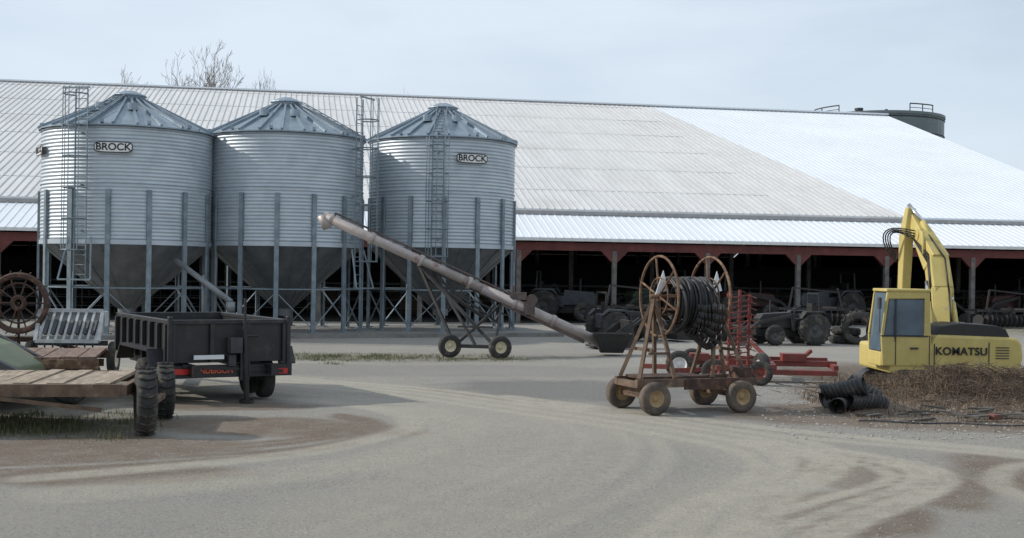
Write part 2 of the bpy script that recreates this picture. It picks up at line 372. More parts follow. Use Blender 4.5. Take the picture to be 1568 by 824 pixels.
for tt in(T0+.1,T1-.1):
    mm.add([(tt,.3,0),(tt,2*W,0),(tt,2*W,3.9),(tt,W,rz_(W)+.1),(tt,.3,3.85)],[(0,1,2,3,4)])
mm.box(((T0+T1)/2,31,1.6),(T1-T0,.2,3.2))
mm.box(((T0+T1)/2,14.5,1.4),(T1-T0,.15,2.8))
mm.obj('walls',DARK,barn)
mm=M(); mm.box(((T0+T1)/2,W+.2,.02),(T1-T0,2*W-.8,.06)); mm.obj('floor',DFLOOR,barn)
mm=M()
for i in range(70):
    t=random.uniform(-8,33); w_=random.uniform(6,13); r=random.uniform(.5,.8); mm.lathe([(0,-.6),(r*.9,-.6),(r,-.5),(r,.5),(r*.9,.6),(0,.6)],(t,w_,r),(1,random.uniform(-.3,.3),0),16)
mm.obj('hay_bales',mat('old_hay',(.07,.055,.035),(.03,.023,.016),.95,0,4,bump=.5),barn)

# ------------------------------------------------------------ tank behind
tk=root('storage_tank',(33.8,111,0))
mm=M(); mm.lathe([(5.9,0),(5.9,16.6),(6.0,16.6),(6.0,16.85),(5.9,16.85),(5.8,16.85),(5.2,16.9),(0,17.0)],n=48); mm.obj('shell',TANKM,tk,False)
mm=M()
for z in np.arange(1,16.6,1.4): mm.ring((0,0,z),(0,0,1),5.92,.05,48,4)
R_=5.8
def arcr(a0,a1,z0,z1):
    st=[]; n=max(3,int((a1-a0)/6))
    for i in range(n+1):
        a=math.radians(a0+(a1-a0)*i/n); st.append((R_*math.sin(a),-R_*math.cos(a)))
    mm.path([(x,y,z1) for x,y in st],.06,5); mm.path([(x,y,(z0+z1)/2) for x,y in st],.03,5)
    for i in(0,n//2,n): mm.cyl((st[i][0],st[i][1],z0),(st[i][0],st[i][1],z1),.05,n=5)
arcr(-85,-50,16.8,17.5); arcr(12,38,16.8,17.5)
mm.cyl((-1.6,0,17.0),(-1.6,0,17.6),.3,n=12); mm.cyl((-1.6,0,17.6),(-1.6,0,17.8),.4,n=12); mm.cyl((.6,-1,17.0),(.6,-1,17.6),.15,n=8)
mm.obj('rails_and_vents',DGREY,tk)

# ------------------------------------------------------------ bins
pad=M(); d=Vector((10.3,4.1,0)).normalized(); p=Vector((-d.y,d.x,0))
c0=Vector((-12.65,39.9,0)); A=c0-d*6-p*3.15; B=c0+d*14.6-p*3.15; C=B+p*6.4; D_=A+p*6.4
pad.add([(*A.xy,-.05),(*B.xy,-.05),(*C.xy,-.05),(*D_.xy,-.05),(*A.xy,.14),(*B.xy,.14),(*C.xy,.14),(*D_.xy,.14)],[(4,5,6,7),(0,1,5,4),(1,2,6,5),(2,3,7,6),(3,0,4,7)])
pad.obj('concrete_pad',CONC)
def cage_ladder(mm,cx,cy,ang,z0,z1,cage0,cr=.38):
    o=Vector((math.sin(ang),-math.cos(ang),0)); s_=Vector((math.cos(ang),math.sin(ang),0)); c=Vector((cx,cy,0))
    for sg in(-1,1): mm.cyl(c+s_*sg*.2+Vector((0,0,z0)),c+s_*sg*.2+Vector((0,0,z1)),.025,n=5)
    z=z0+.15
    while z<z1: mm.cyl(c-s_*.2+Vector((0,0,z)),c+s_*.2+Vector((0,0,z)),.015,n=4); z+=.3
    def hp(a,z): return c+o*(cr*.85+cr*math.cos(a))+s_*cr*math.sin(a)+Vector((0,0,z))
    AS=[math.radians(x) for x in(-140,-95,-45,0,45,95,140)]
    z=cage0
    while z<z1+.01:
        mm.path([c-s_*.2+Vector((0,0,z))]+[hp(a,z) for a in AS]+[c+s_*.2+Vector((0,0,z))],.022,4); z+=.95
    for a in AS[1:-1:1]: mm.cyl(hp(a,cage0),hp(a,z1),.016,n=4)
def grain_bin(X,Y,R,zs,ladders,signs):
    r=root('grain_bin',(X,Y,.12))
    mm=M(); prof=[]; z=2.85
    while z<6.5:
        prof.append((R+.012*math.sin((z-2.85)/.115*2*math.pi),z*zs)); z+=.115/6
    mm.lathe(prof,n=72); mm.obj('corrugated_wall',GALV,r,True)
    mm=M(); mm.lathe([(R+.10,6.46*zs),(R+.10,6.50*zs),(.42,7.62*zs)],n=24,a0=.13); mm.obj('roof_cone',GALV_R,r)
    mm=M()
    for i in range(24):
        a=.13+2*math.pi*i/24; ca_,sa=math.cos(a),math.sin(a)
        mm.beam(((R+.11)*ca_,(R+.11)*sa,6.53*zs),(.45*ca_,.45*sa,7.65*zs),.07,.08)
    mm.obj('roof_ribs',GALV_R,r)
    mm=M(); mm.lathe([(.5,7.55*zs),(.5,7.72*zs),(.56,7.72*zs),(.54,7.76*zs),(.2,7.9*zs),(0,7.92*zs)],n=20)
    for i in range(12):
        a=2*math.pi*i/12; mm.box(((R+.02)*math.cos(a),(R+.02)*math.sin(a),6.60*zs),(.1,.1,.1))
    for a in(-1.9,-1.2): mm.cyl((1.5*math.cos(a),1.5*math.sin(a),7.1*zs),(1.5*math.cos(a),1.5*math.sin(a),7.32*zs),.16,n=10)
    mm.obj('peak_cap_and_vents',GALV_R,r)
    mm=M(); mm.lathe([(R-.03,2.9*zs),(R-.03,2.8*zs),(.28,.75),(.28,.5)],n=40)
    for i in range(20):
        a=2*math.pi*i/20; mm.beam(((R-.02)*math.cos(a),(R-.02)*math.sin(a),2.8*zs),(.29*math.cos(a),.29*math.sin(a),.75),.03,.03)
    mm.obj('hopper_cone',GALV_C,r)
    mm=M(); mm.lathe([(R+.035,2.80*zs),(R+.035,2.94*zs),(R+.02,2.94*zs)],n=72)
    mm.ring((0,0,4.7*zs),(0,0,1),R+.015,.015,72,4); mm.ring((0,0,6.42*zs),(0,0,1),R+.02,.03,72,4); mm.obj('joint_rings',GALV,r)
    mm=M(); N=14; pts=[]
    for i in range(N):
        a=math.radians(5)+2*math.pi*i/N; q=Matrix.Rotation(a,3,'Z'); pts.append(a)
        mm.box(q@Vector((0,-(R+.075),2.25*zs)),(.15,.02,4.5*zs),q)
        for sg in(-1,1): mm.box(q@Vector((sg*.065,-(R+.04),2.25*zs)),(.02,.055,4.5*zs),q)
        mm.box(q@Vector((0,-(R+.06),.03)),(.3,.3,.04),q)
    for i in range(N):
        a,b_=pts[i],pts[(i+1)%N]
        def P(a,z): return (math.sin(a)*(R+.02),-math.cos(a)*(R+.02),z)
        if i%2: mm.beam(P(a,.15),P(b_,1.35),.05,.03)
        else: mm.beam(P(a,1.35),P(b_,.15),.05,.03)
        mm.beam(P(a,1.45),P(b_,1.45),.05,.04)
        mm.beam(P(a,1.45),(math.sin(a)*1.2,-math.cos(a)*1.2,1.45),.04,.04)
    mm.obj('legs_and_bracing',STEELG,r)
    mm=M()
    for ang,rr_,z0,z1,c0_ in ladders:
        a=math.radians(ang); cage_ladder(mm,math.sin(a)*rr_,-math.cos(a)*rr_,a,z0,z1,c0_)
        o=Vector((math.sin(a),-math.cos(a),0)); s_=Vector((math.cos(a),math.sin(a),0)); c=o*rr_
        if z0<2.2:
            for sg in(-1,1):
                mm.beam(c+s_*sg*.38+Vector((0,0,z0+1.3)),c+s_*sg*.55+o*.3+Vector((0,0,z0)),.05)
            mm.beam(c-s_*.55+o*.3+Vector((0,0,z0)),c+s_*.55+o*.3+Vector((0,0,z0)),.05)
            mm.beam(c-s_*.45+o*.3+Vector((0,0,z1)),c+s_*.45+o*.3+Vector((0,0,z1)),.05)
        for zz in(3.2,4.6,6.2): mm.beam(c+Vector((0,0,zz)),o*R+Vector((0,0,zz)),.05)
        mm.beam(o*(R+.1)+s_*.18+Vector((0,0,6.62*zs)),o*.6+s_*.18+Vector((0,0,7.72*zs)),.03); mm.beam(o*(R+.1)-s_*.18+Vector((0,0,6.62*zs)),o*.6-s_*.18+Vector((0,0,7.72*zs)),.03)
        for k in range(9):
            f=k/8; c_=o*((R+.1)*(1-f)+.6*f)+Vector((0,0,(6.62+1.1*f)*zs)); mm.cyl(c_-s_*.18,c_+s_*.18,.014,n=4)
    mm.obj('caged_ladder',STEELG,r)
    for ang,z in signs:
        a=math.radians(ang); q=Matrix.Rotation(a,3,'Z'); rr_=R+.085
        mm=M(); pts=[]
        for i in range(32):
            t=2*math.pi*i/32; ct,st=math.cos(t),math.sin(t)
            pts.append((.58*math.copysign(abs(ct)**.45,ct),.17*math.copysign(abs(st)**.45,st)))
        o1=mm.prism(pts,-.012,0).obj('sign_border',LETTER,r); o1.location=q@Vector((0,-rr_,z)); o1.rotation_euler=(0,0,a)
        mm=M(); o2=mm.prism([(x*.95,y*.84) for x,y in pts],-.02,-.005).obj('sign_plate',WHITE,r); o2.location=q@Vector((0,-rr_,z)); o2.rotation_euler=(0,0,a)
        text('BROCK','sign_text',r,q@Vector((0,-rr_-.026,z)),(math.pi/2,0,a),.30,LETTER,sx=1.05)
    return r
grain_bin(-12.5,39.9,2.70,1.0,[(-12,2.85,1.7,7.55,2.6)],[(8,5.78),(-60,5.78)])
grain_bin(-7.7,42.0,2.68,1.02,[(66,2.95,1.5,7.9,2.4)],[])
grain_bin(-2.38,44.3,2.65,1.045,[(0,2.75,2.5,6.7,2.6)],[(25,6.03)])
r=root('unload_auger',(-9.6,37.2,0)); mm=M(); mm.cyl((-.8,.9,2.45),(1.2,-.2,1.2),.09,n=14); mm.cyl((1.2,-.2,1.2),(1.2,-.2,.9),.13,n=14)
mm.cyl((1.2,-.2,.9),(1.9,-.4,.14),.08,n=10); mm.box((.2,.4,1.05),(.1,.1,1.9)); mm.obj('tube',GALV_C,r,True)

# ------------------------------------------------------------ transport auger
ag=root('grain_auger',(-1,31.5,0))
a=Vector((-4.78,31.5,3.62)); b_=Vector((2.75,33,.28)); dd=(b_-a)
def L(t,dz=0): return a+dd*t+Vector((0,0,dz))
mm=M(); mm.cyl(L(0),L(.55),.125,n=18); mm.cyl(L(.55),L(1),.135,n=18)
for t in(.02,.16,.33,.5,.66,.8): mm.cyl(L(t),L(t+.012),.165,n=18)
mm.cyl(L(0)+Vector((-.02,0,.02)),L(0)+Vector((.12,0,-.33)),.15,.12,n=12)
mm.obj('tube',TUBE,ag,True,world=True)
mm=M(); 
mm.cyl(L(.04,.22),L(.72,.20),.03,n=6)
for t in(.04,.2,.4,.6,.72): mm.cyl(L(t,.08),L(t,.22),.025,n=5)
mm.beam(L(.62,-.16),L(.92,-.18),.12,.10); mm.box(L(.68,.24),(.45,.3,.2)); mm.box(L(.72,.05),(.3,.42,.35)); mm.cyl(L(.73,.30)+Vector((0,-.2,0)),L(.73,.30)+Vector((0,.2,0)),.15,n=14); mm.cyl(L(.66,.2),L(.66,.45),.05,n=8)
mm.obj('drive_parts',mat('drive_brown',(.15,.11,.10),(.07,.055,.05),.7,.2,5),ag,world=True)
mm=M()
ax1=Vector((-1.42,31.3,.30)); ax2=Vector((-.12,31.0,.30))
mm.beam(ax1,ax2,.09)
for A_ in(ax1+Vector((.12,0,0)),ax2-Vector((.12,0,0))):
    mm.beam(A_,L(.33,-.15),.07); mm.beam(A_,L(.62,-.18),.06)
mm.beam(ax1.lerp(ax2,.15)+Vector((0,0,.5)),ax1.lerp(ax2,.85)+Vector((0,0,.5)),.05)
mm.beam(L(.33,-.15),L(.62,-.75),.06); mm.beam(L(.38,-.15),ax1.lerp(ax2,.5)+Vector((0,0,.05)),.06)
mm.beam(L(.30,-.14),L(.80,-.16),.05); 
for i in range(5): mm.beam(L(.34+.06*i,-.15),L(.37+.06*i,-.4),.035)
mm.beam(L(.34,-.42),L(.64,-.42),.045); mm.cyl(L(.36,-.4),L(.56,-.75),.05,n=8)
mm.obj('undercarriage',VDARK,ag,world=True)
T=M();H=M()
for A_ in(ax1,ax2): wheel(T,H,A_+Vector((0,-.12,0)),(.35,-1,0),.30,.19,.5)
T.obj('tires',RUBBER,ag,True,world=True); H.obj('hubs',CREAM,ag,True,world=True)
mm=M(); q=L(1)+Vector((.1,0,.1))
mm.add([q+Vector(v) for v in[(-.25,-.3,-.3),(.35,-.3,-.3),(.35,.3,-.3),(-.25,.3,-.3),(-.45,-.5,.22),(.6,-.5,.22),(.6,.5,.22),(-.45,.5,.22)]],[(3,2,1,0),(0,1,5,4),(1,2,6,5),(2,3,7,6),(3,0,4,7)])
mm.obj('intake_hopper',VDARK,ag,world=True)

# ------------------------------------------------------------ hose reel cart
rc=root('hose_reel_cart',(2.93,19.8,0),math.atan2(.36,.93))
mm=M(); AX=1.86
for x in(-.47,.47):
    mm.ring((x,0,AX),(1,0,0),.65,.022,48,6); mm.ring((x,0,AX),(1,0,0),.30,.015,28,5); mm.ring((x,0,AX),(1,0,0),.08,.02,14,5)
    for i in range(6):
        t=math.radians(20+60*i); mm.cyl((x,0,AX),(x,.65*math.cos(t),AX+.65*math.sin(t)),.017,n=6)
mm.cyl((-.62,0,AX),(.62,0,AX),.035,n=10)
for i in range(8):
    t=math.radians(45*i); mm.cyl((-.47,.3*math.cos(t),AX+.3*math.sin(t)),(.47,.3*math.cos(t),AX+.3*math.sin(t)),.014,n=5)
mm.obj('reel_rims',RUST,rc,True)
mm=M()
for x,xo in((-.56,-.98),(-.56,-.35),(.56,.98),(.56,.35)):
    for y in(-.34,.34): mm.beam((x,0,AX-.02),(xo,y,.55),.055)
for x in(-.75,.78): mm.beam((x,-.34,1.0),(x,.34,1.0),.05)
mm.beam((-.8,-.3,.95),(-.42,-.3,.95),.04)
for y in(-.36,.36): mm.beam((-1.05,y,.48),(1.1,y,.48),.09,.13)
for x in(-1.0,-.4,.3,1.05): mm.beam((x,-.36,.46),(x,.36,.46),.09,.1)
for x in(-.85,.72): mm.beam((x,-.5,.27),(x,.5,.27),.07); mm.box((x,0,.36),(.12,.5,.12))
mm.obj('frame',RUSTW,rc)
mm=M(); mm.box((.35,-.41,.46),(1.1,.06,.17)); mm.box((.95,-.2,.62),(.25,.3,.18)); mm.box((-.3,0,.56),(1.2,.6,.04)); mm.obj('toolbox_and_tray',RUSTD,rc)
T=M();H=M()
for x in(-.85,.72):
    for y in(-.56,.56): wheel(T,H,(x+ (.03 if y<0 else 0),y,.26),(0,-1,0),.26,.17,.5)
T.obj('tires',mat('dusty_rubber',(.15,.115,.085),(.06,.05,.042),.9,0,5),rc,True); H.obj('hubs',TANHUB,rc,True)
mm=M()
for i in range(34):
    x=-.34+.70*(i%17)/16; ex_=random.uniform(.0,.14); R_=.33+ex_*.9; c=(x+random.uniform(-.02,.02),random.uniform(-.04,.04),AX-.02-ex_*1.1)
    mm.ring(c,(1,random.uniform(-.12,.12),random.uniform(-.1,.1)),R_,.023,30,6)
for k in range(12):
    r0=.42+.02*k; pts=[]
    for i in range(15):
        t=math.pi*(1.0+1.0*i/14); pts.append((.0+.035*k+.03*math.sin(i+k),-.12+ r0*math.cos(t)*.8,AX-.12+r0*math.sin(t)*1.15))
    mm.path(pts,.021,6)
mm.obj('hose_coils',HOSE,rc,True)
mm=M()
for x in(-.50,.50):
    mm.prism([(-.12,-.19),(.12,-.12),(.02,.20)],-.006,.006)
    n0=len(mm.v)-6
    for k in range(n0,len(mm.v)): v=mm.v[k]; mm.v[k]=(v[0]+x+.05,v[1]-.06-.0,v[2]+AX+.22)
mm.obj('silver_plates',SILV,rc)

# ------------------------------------------------------------ excavator
ex_=root('excavator',(10.40,28.2,-.70),0)
mm=M()
for y in(-.95,.95):
    pts=[]; 
    for i in range(10): t=math.pi/2+math.pi*i/9; pts.append((-1.55+.36*math.cos(t),.38+.36*math.sin(t)))
    for i in range(10): t=-math.pi/2+math.pi*i/9; pts.append((1.05+.36*math.cos(t),.38+.36*math.sin(t)))
    mm.prism(pts,y-.25,y+.25)
    for i in range(19):
        for z in(.01,.75): mm.box((-1.55+.143*i,y,z),(.09,.52,.05))
mm.box((-.1,0,.45),(1.6,1.5,.35)); mm.cyl((-.1,0,.55),(-.1,0,.80),.6,n=24)
mm.obj('tracks',DGREY,ex_)
mm=M()
mm.prism([(-1.80,.78),(.95,.78),(1.14,.92),(1.20,1.2),(1.16,1.50),(1.03,1.62),(-.75,1.66),(-.88,1.42),(-1.80,1.38)],-1.18,1.18)
mm.obj('house_body',YEL,ex_,bevel=.06)
mm=M(); mm.prism([(-.74,1.64),(.92,1.60),(.82,1.80),(.60,1.88),(-.2,1.92),(-.62,1.85)],-1.12,.95)
mm.cyl((.5,.3,1.85),(.5,.3,2.15),.06,n=10)
mm.obj('engine_hood',VDARK,ex_,bevel=.07)
mm=M()
mm.box((-.80,-1.19,1.15),(.02,.012,.62)); mm.box((.42,-1.19,1.18),(.02,.012,.65)); mm.box((-.2,-1.185,.84),(2.8,.02,.05)); mm.box((-.2,-1.19,1.02),(.2,.012,.02))
for i in range(5): mm.box((.72,-1.19,1.15+.06*i),(.3,.012,.02))
mm.obj('panel_seams',DGREY,ex_)
text('KOMATSU','lettering',ex_,(-.20,-1.20,1.29),(math.pi/2,0,0),.24,LETTER,ext=.006,sx=1.0,sp=1.06)
def cabmap(mm):
    mm.v=[(-2.0+(x+1.86)*.86,y,z) for x,y,z in mm.v]; return mm
mm=M()
for y in(-1.17,-.22):
    y0,y1=y-.03,y+.03
    mm.prism([(-1.82,.95),(-1.86,1.62),(-.56,1.62),(-.56,.95)],y0,y1)
    mm.prism([(-1.86,1.62),(-1.72,2.60),(-1.64,2.60),(-1.78,1.62)],y0,y1)
    mm.prism([(-.74,1.62),(-.74,2.60),(-.60,2.60),(-.56,1.62)],y0,y1); mm.prism([(-1.72,2.44),(-1.70,2.62),(-.60,2.62),(-.60,2.46)],y0-.002,y1+.002)
mm.box((-1.16,-.7,2.64),(1.16,1.04,.07)); mm.box((-.58,-.7,1.3),(.05,.92,.7)); mm.box((-1.83,-.7,1.1),(.05,.92,.32)); mm.box((-1.2,-.7,.97),(1.2,.9,.06))
cabmap(mm).obj('cab_frame',YEL,ex_,bevel=.02)
mm=M()
mm.prism([(-1.76,1.64),(-1.64,2.44),(-.75,2.44),(-.74,1.64)],-1.165,-1.150)
mm.prism([(-1.76,1.64),(-1.64,2.44),(-.75,2.44),(-.74,1.64)],-.245,-.23)
mm.add([(-1.845,-1.12,1.28),(-1.845,-.27,1.28),(-1.69,-.27,2.58),(-1.69,-1.12,2.58)],[(0,1,2,3)])
mm.add([(-.6,-1.12,1.7),(-.6,-.27,1.7),(-.66,-.27,2.5),(-.66,-1.12,2.5)],[(0,1,2,3)])
cabmap(mm).obj('cab_glass',GLASS,ex_)
mm=M(); 
mm.box((-1.48,-1.20,2.04),(.035,.02,.8))
mm.box((-1.12,-.7,1.55),(.45,.5,.12)); mm.box((-.88,-.7,1.9),(.12,.5,.7)); mm.box((-1.0,-1.21,1.35),(.2,.03,.04)); mm.box((-1.25,-1.205,1.62),(1.22,.02,.03))
mm.cyl((-1.9,-1.2,1.7),(-1.9,-1.2,2.3),.015,n=5); mm.box((-1.92,-1.22,2.35),(.06,.15,.25))
mm.box((-1.48,-1.205,1.3),(.02,.012,.65)) ; mm.box((-.60,-1.205,1.3),(.02,.012,.65)); mm.cyl((-1.5,-1.22,1.5),(-1.5,-1.22,2.1),.012,n=5)
cabmap(mm).obj('cab_details',DGREY,ex_)
mm=M()
K=[Vector((-.16,.15,1.5)),Vector((-.02,.65,2.6)),Vector((-.0,1.0,3.3)),Vector((-.14,1.6,3.98)),Vector((-.24,2.0,4.45))]
wd=[(.40,.45),(.46,.56),(.44,.56),(.36,.40),(.22,.22)]
for i in range(4): mm.beam(K[i],K[i+1],wd[i][0],wd[i][1],wd[i+1][0],wd[i+1][1])
for i in(1,2,3): mm.cyl(K[i]-Vector((wd[i][0]/2,0,0)),K[i]+Vector((wd[i][0]/2,0,0)),wd[i][1]*.46,n=16)
mm.obj('boom',YEL,ex_,bevel=.02)
mm=M(); s0=K[4]+Vector((-.12,.0,.08)); s1=Vector((-.44,2.35,2.5)); s2=Vector((-.44,2.2,1.0))
mm.beam(s0+Vector((.05,0,.15)),s0.lerp(s1,.25),.20,.22,.24,.42); mm.beam(s0.lerp(s1,.25),s2,.24,.42,.20,.25)
mm.obj('stick',YEL,ex_,bevel=.02)
mm=M(); mm.prism([(-.85,.9),(-.25,1.05),(.0,.7),(-.1,.3),(-.45,.05),(-.9,.15),(-.8,.3),(-.55,.3),(-.5,.6)],1.85,2.55)
for i in range(4): mm.box((-.95,1.92+.18*i,.12),(.2,.08,.07))
mm.obj('bucket',DGREY,ex_)
mm=M()
for x in(-.44,.14):
    mm.cyl((x,-.1,1.5),(x+.04,.40,2.35),.065,n=12)
mm.cyl(K[1]+Vector((.05,.5,.75)),K[3]+Vector((0,.0,.34)),.07,n=12); mm.cyl(K[2]+Vector((-.28,.1,.2)),K[2]+Vector((-.28,.2,.75)),.04,n=8)
mm.obj('cylinders',YEL,ex_,True)
mm=M()
for x in(-.40,.18): mm.cyl((x,.40,2.35),(x+.06,.70,2.85),.04,n=10)
mm.cyl(K[3]+Vector((0,0,.34)),s0+Vector((0,0,.22)),.05,n=10); mm.obj('cylinder_rods',CHROME,ex_,True)
mm=M()
for k in range(4):
    a_=K[3]+Vector((-.2,.0,-.1+.05*k)); e_=s1+Vector((-.10,0,1.2-.08*k)); pts=[]
    for i in range(13):
        t=i/12; pts.append(a_.lerp(e_,t)+Vector((-.36*math.sin(math.pi*t)-.06*k*math.sin(math.pi*t),0,.24*math.sin(math.pi*t*1.3)+.02*k)))
    mm.path(pts,.018,5)
for k in range(3):
    mm.path([K[0]+Vector((-.26,0,.3+.1*k)),K[1]+Vector((-.28+.03*k,-.1,0)),K[2]+Vector((-.25,-.1,.1*k)),K[3]+Vector((-.22,0,-.1))],.02,5)
mm.path([K[0]+Vector((.1,-.3,.4)),K[1]+Vector((.08,-.34,0)),K[2]+Vector((.08,-.34,.1)),K[3]+Vector((.05,-.28,0))],.022,5)
mm.obj('hydraulic_hoses',HOSE,ex_,True)
mm=M(); mm.beam(K[3]+Vector((.03,-.26,-.12)),K[4]+Vector((.08,-.20,-.15)),.18,.03); mm.obj('faded_red_guard',mat('faded_pink',(.55,.22,.18),(.4,.15,.12),.7,0,4),ex_)

# ------------------------------------------------------------ dump trailer
dt=root('dump_trailer',(-5.42,19.5,0),math.atan2(1.78,3.0))
mm=M(); W_,Ln=2.0,3.5; z0,z1=.66,1.30
mm.box((W_/2,.03,(z0+z1)/2),(W_,.05,z1-z0)); mm.box((.03,Ln/2,(z0+z1)/2),(.05,Ln-.12,z1-z0)); mm.box((W_-.03,Ln/2,(z0+z1)/2),(.05,Ln-.12,z1-z0)); mm.box((W_/2,Ln-.03,(z0+z1)/2),(W_,.05,z1-z0))
mm.box((W_/2,Ln/2,z0+.03),(W_-.12,Ln-.12,.05))
for x in(.02,W_-.02): mm.box((x,Ln/2,z1+.03),(.1,Ln+.06,.07))
mm.box((W_/2,0,z1+.03),(W_+.06,.1,.07)); mm.box((W_/2,Ln,z1+.03),(W_+.06,.1,.07))
for y in np.linspace(.05,Ln-.05,8): mm.box((-.03,y,(z0+z1)/2),(.07,.08,z1-z0-.01)); mm.box((W_+.03,y,(z0+z1)/2),(.07,.08,z1-z0-.01))
for x in(.06,.7,1.3,W_-.06): mm.box((x,-.03,(z0+z1)/2),(.08,.07,z1-z0-.01))
for x in(.0,W_): mm.cyl((x,-.06,z0-.2),(x,-.06,z1+.12),.045,n=8)
mm.obj('dump_bed',BLACK,dt,bevel=.008)
mm=M()
for x in(.35,W_-.35): mm.box((x,1.7,.55),(.12,4.2,.17))
mm.box((W_/2,-.02,.52),(W_+.12,.14,.2)); mm.box((W_/2,1.1,.38),(W_-.1,.1,.1)); mm.box((W_/2,2.0,.38),(W_-.1,.1,.1))
for x in(-.10,W_+.1): mm.box((x,1.35,.86),(.3,1.9,.04)); mm.beam((x,.42,.86),(x,.25,.6),.3,.04); mm.beam((x,2.28,.86),(x,2.5,.6),.3,.04)
mm.beam((.5,Ln,.52),(W_/2,Ln+1.3,.52),.1,.14); mm.beam((W_-.5,Ln,.52),(W_/2,Ln+1.3,.52),.1,.14)
mm.cyl((1.25,-.18,.05),(1.2,-.18,1.25),.045,n=10); mm.cyl((1.2,-.18,1.25),(1.2,-.18,1.72),.025,n=8); mm.cyl((1.25,-.18,.0),(1.25,-.18,.05),.12,n=10); mm.box((1.22,-.12,.62),(.16,.1,.5)); mm.cyl((1.2,-.18,1.1),(1.42,-.18,1.1),.02,n=6)
mm.beam((.2,-.1,.62),(1.9,-.1,.50),.05)
mm.obj('chassis_and_fenders',BLACK,dt)
T=M();H=M()
for x in(-.06,W_-.22):
    for y in(.5,1.25): wheel(T,H,(x,y,.34),(1,0,0),.34,.22,.5)
T.obj('tires',RUBBER,dt,True); H.obj('hubs',DGREY,dt,True)
mm=M(); mm.box((.20,-.10,.53),(.28,.03,.09)); mm.box((W_-.12,-.10,.50),(.2,.03,.09)); mm.box((-.12,-.10,.55),(.1,.03,.08)); mm.obj('tail_lights',RLIGHT,dt)
mm=M(); mm.box((.62,-.135,.76),(.5,.02,.07)); mm.obj('registration_plate',SILV,dt)
text('ANDERSON','maker_lettering',dt,(.72,-.098,.53),(math.pi/2,0,0),.12,ORANGE,ext=.004,sx=1.0)
mm=M(); mm.box((1.05,-.14,.95),(.2,.2,.25)); mm.box((1.0,-.12,.70),(.12,.12,.18)); mm.obj('latch_box',DGREY,dt)

# ------------------------------------------------------------ flatbed utility trailer
ft=root('flatbed_trailer',(-4.95,15.9,0),math.radians(8))
mm=M(); n=22
for i in range(n):
    x=-4.6+.205*i; mm.box((x,.95,.66+random.uniform(-.012,.012)),(.185,2.15+random.uniform(-.07,.07),.05),Matrix.Rotation(random.uniform(-.012,.012),3,'Z'))
mm.obj('deck_boards',WOOD,ft)
mm=M(); mm.box((-2.4,-.15,.60),(4.7,.08,.16)); mm.box((-2.4,2.05,.60),(4.7,.08,.16)); mm.box((-.02,.95,.60),(.08,2.28,.14)); mm.box((-4.78,.95,.60),(.08,2.28,.14))
for x in(-3.6,-2.4,-1.2): mm.box((x,.95,.57),(.06,2.1,.08))
mm.beam((-2.0,-.19,.55),(-.3,-.19,.35),.05); mm.beam((.25,.1,.37),(.25,1.9,.37),.07); mm.beam((-.05,.4,.55),(.25,.4,.37),.06); mm.beam((-.05,1.7,.55),(.25,1.7,.37),.06)
mm.obj('frame',RUSTW,ft)
T=M();H=M(); wheel(T,H,(.22,.05,.44),(1,.22,0),.44,.26,.5,lugs=22); wheel(T,H,(.22,1.9,.40),(1,.22,0),.40,.24,.5,lugs=22)
wheel(T,H,(-4.2,-.3,.4),(0,1,0),.38,.22,.5)
T.obj('tires',RUBBER,ft,True); H.obj('hubs',RUSTW,ft,True)
f2=root('hay_wagon',(-8.35,20.0,0),math.radians(14))
mm=M()
for i in range(12): mm.box((-1.5+.27*i,0,.74+random.uniform(-.015,.015)),(.25,2.3+random.uniform(-.1,.1),.05))
mm.obj('deck_boards',WOODR,f2)
mm=M(); mm.box((0,-1.18,.66),(3.3,.08,.14)); mm.box((0,1.18,.66),(3.3,.08,.14)); mm.box((0,-.5,.56),(3.2,.1,.12)); mm.box((0,.5,.56),(3.2,.1,.12)); mm.beam((-1.2,-.9,.35),(-1.2,.9,.35),.09); mm.beam((1.2,-.9,.35),(1.2,.9,.35),.09)
mm.box((1.2,0,.45),(.2,.9,.2)); mm.box((-1.2,0,.45),(.2,.9,.2)); mm.obj('frame',RUST,f2)
T=M();H=M()
for x in(-1.2,1.2):
    for y in(-.95,.95): wheel(T,H,(x,y,.32),(0,1,0),.32,.2,.5)
T.obj('tires',RUBBER,f2,True); H.obj('hubs',TANHUB,f2,True)
gt=root('forage_mower',(-8.05,18.5,0),math.radians(-8))
mm=M(); mm.prism([(-1.4,.55),(.75,.55),(.72,.68),(.2,.98),(-.2,1.12),(-1.4,1.2)],-.5,.7); mm.obj('hood_panels',GREEN,gt,bevel=.04)
mm=M(); mm.beam((-.3,-.55,1.16),(1.05,-.55,.60),.10,.08); mm.beam((-.3,.75,1.16),(.85,.75,.62),.09,.07); mm.box((-.3,.1,.5),(2.2,1.4,.12)); mm.beam((.7,.1,.5),(1.6,.1,.45),.1); mm.cyl((-1,-.6,1.25),(-.3,-.6,1.16),.05,n=8); mm.obj('frame_bars',DGREY,gt)
T=M();H=M(); wheel(T,H,(-.6,-.7,.32),(0,1,0),.32,.2,.5); wheel(T,H,(-.6,.9,.32),(0,1,0),.32,.2,.5); T.obj('tires',RUBBER,gt,True); H.obj('hubs',CREAM,gt,True)
wr=root('wheel_rake',(-9.75,24.2,0),math.radians(20))
mm=M()
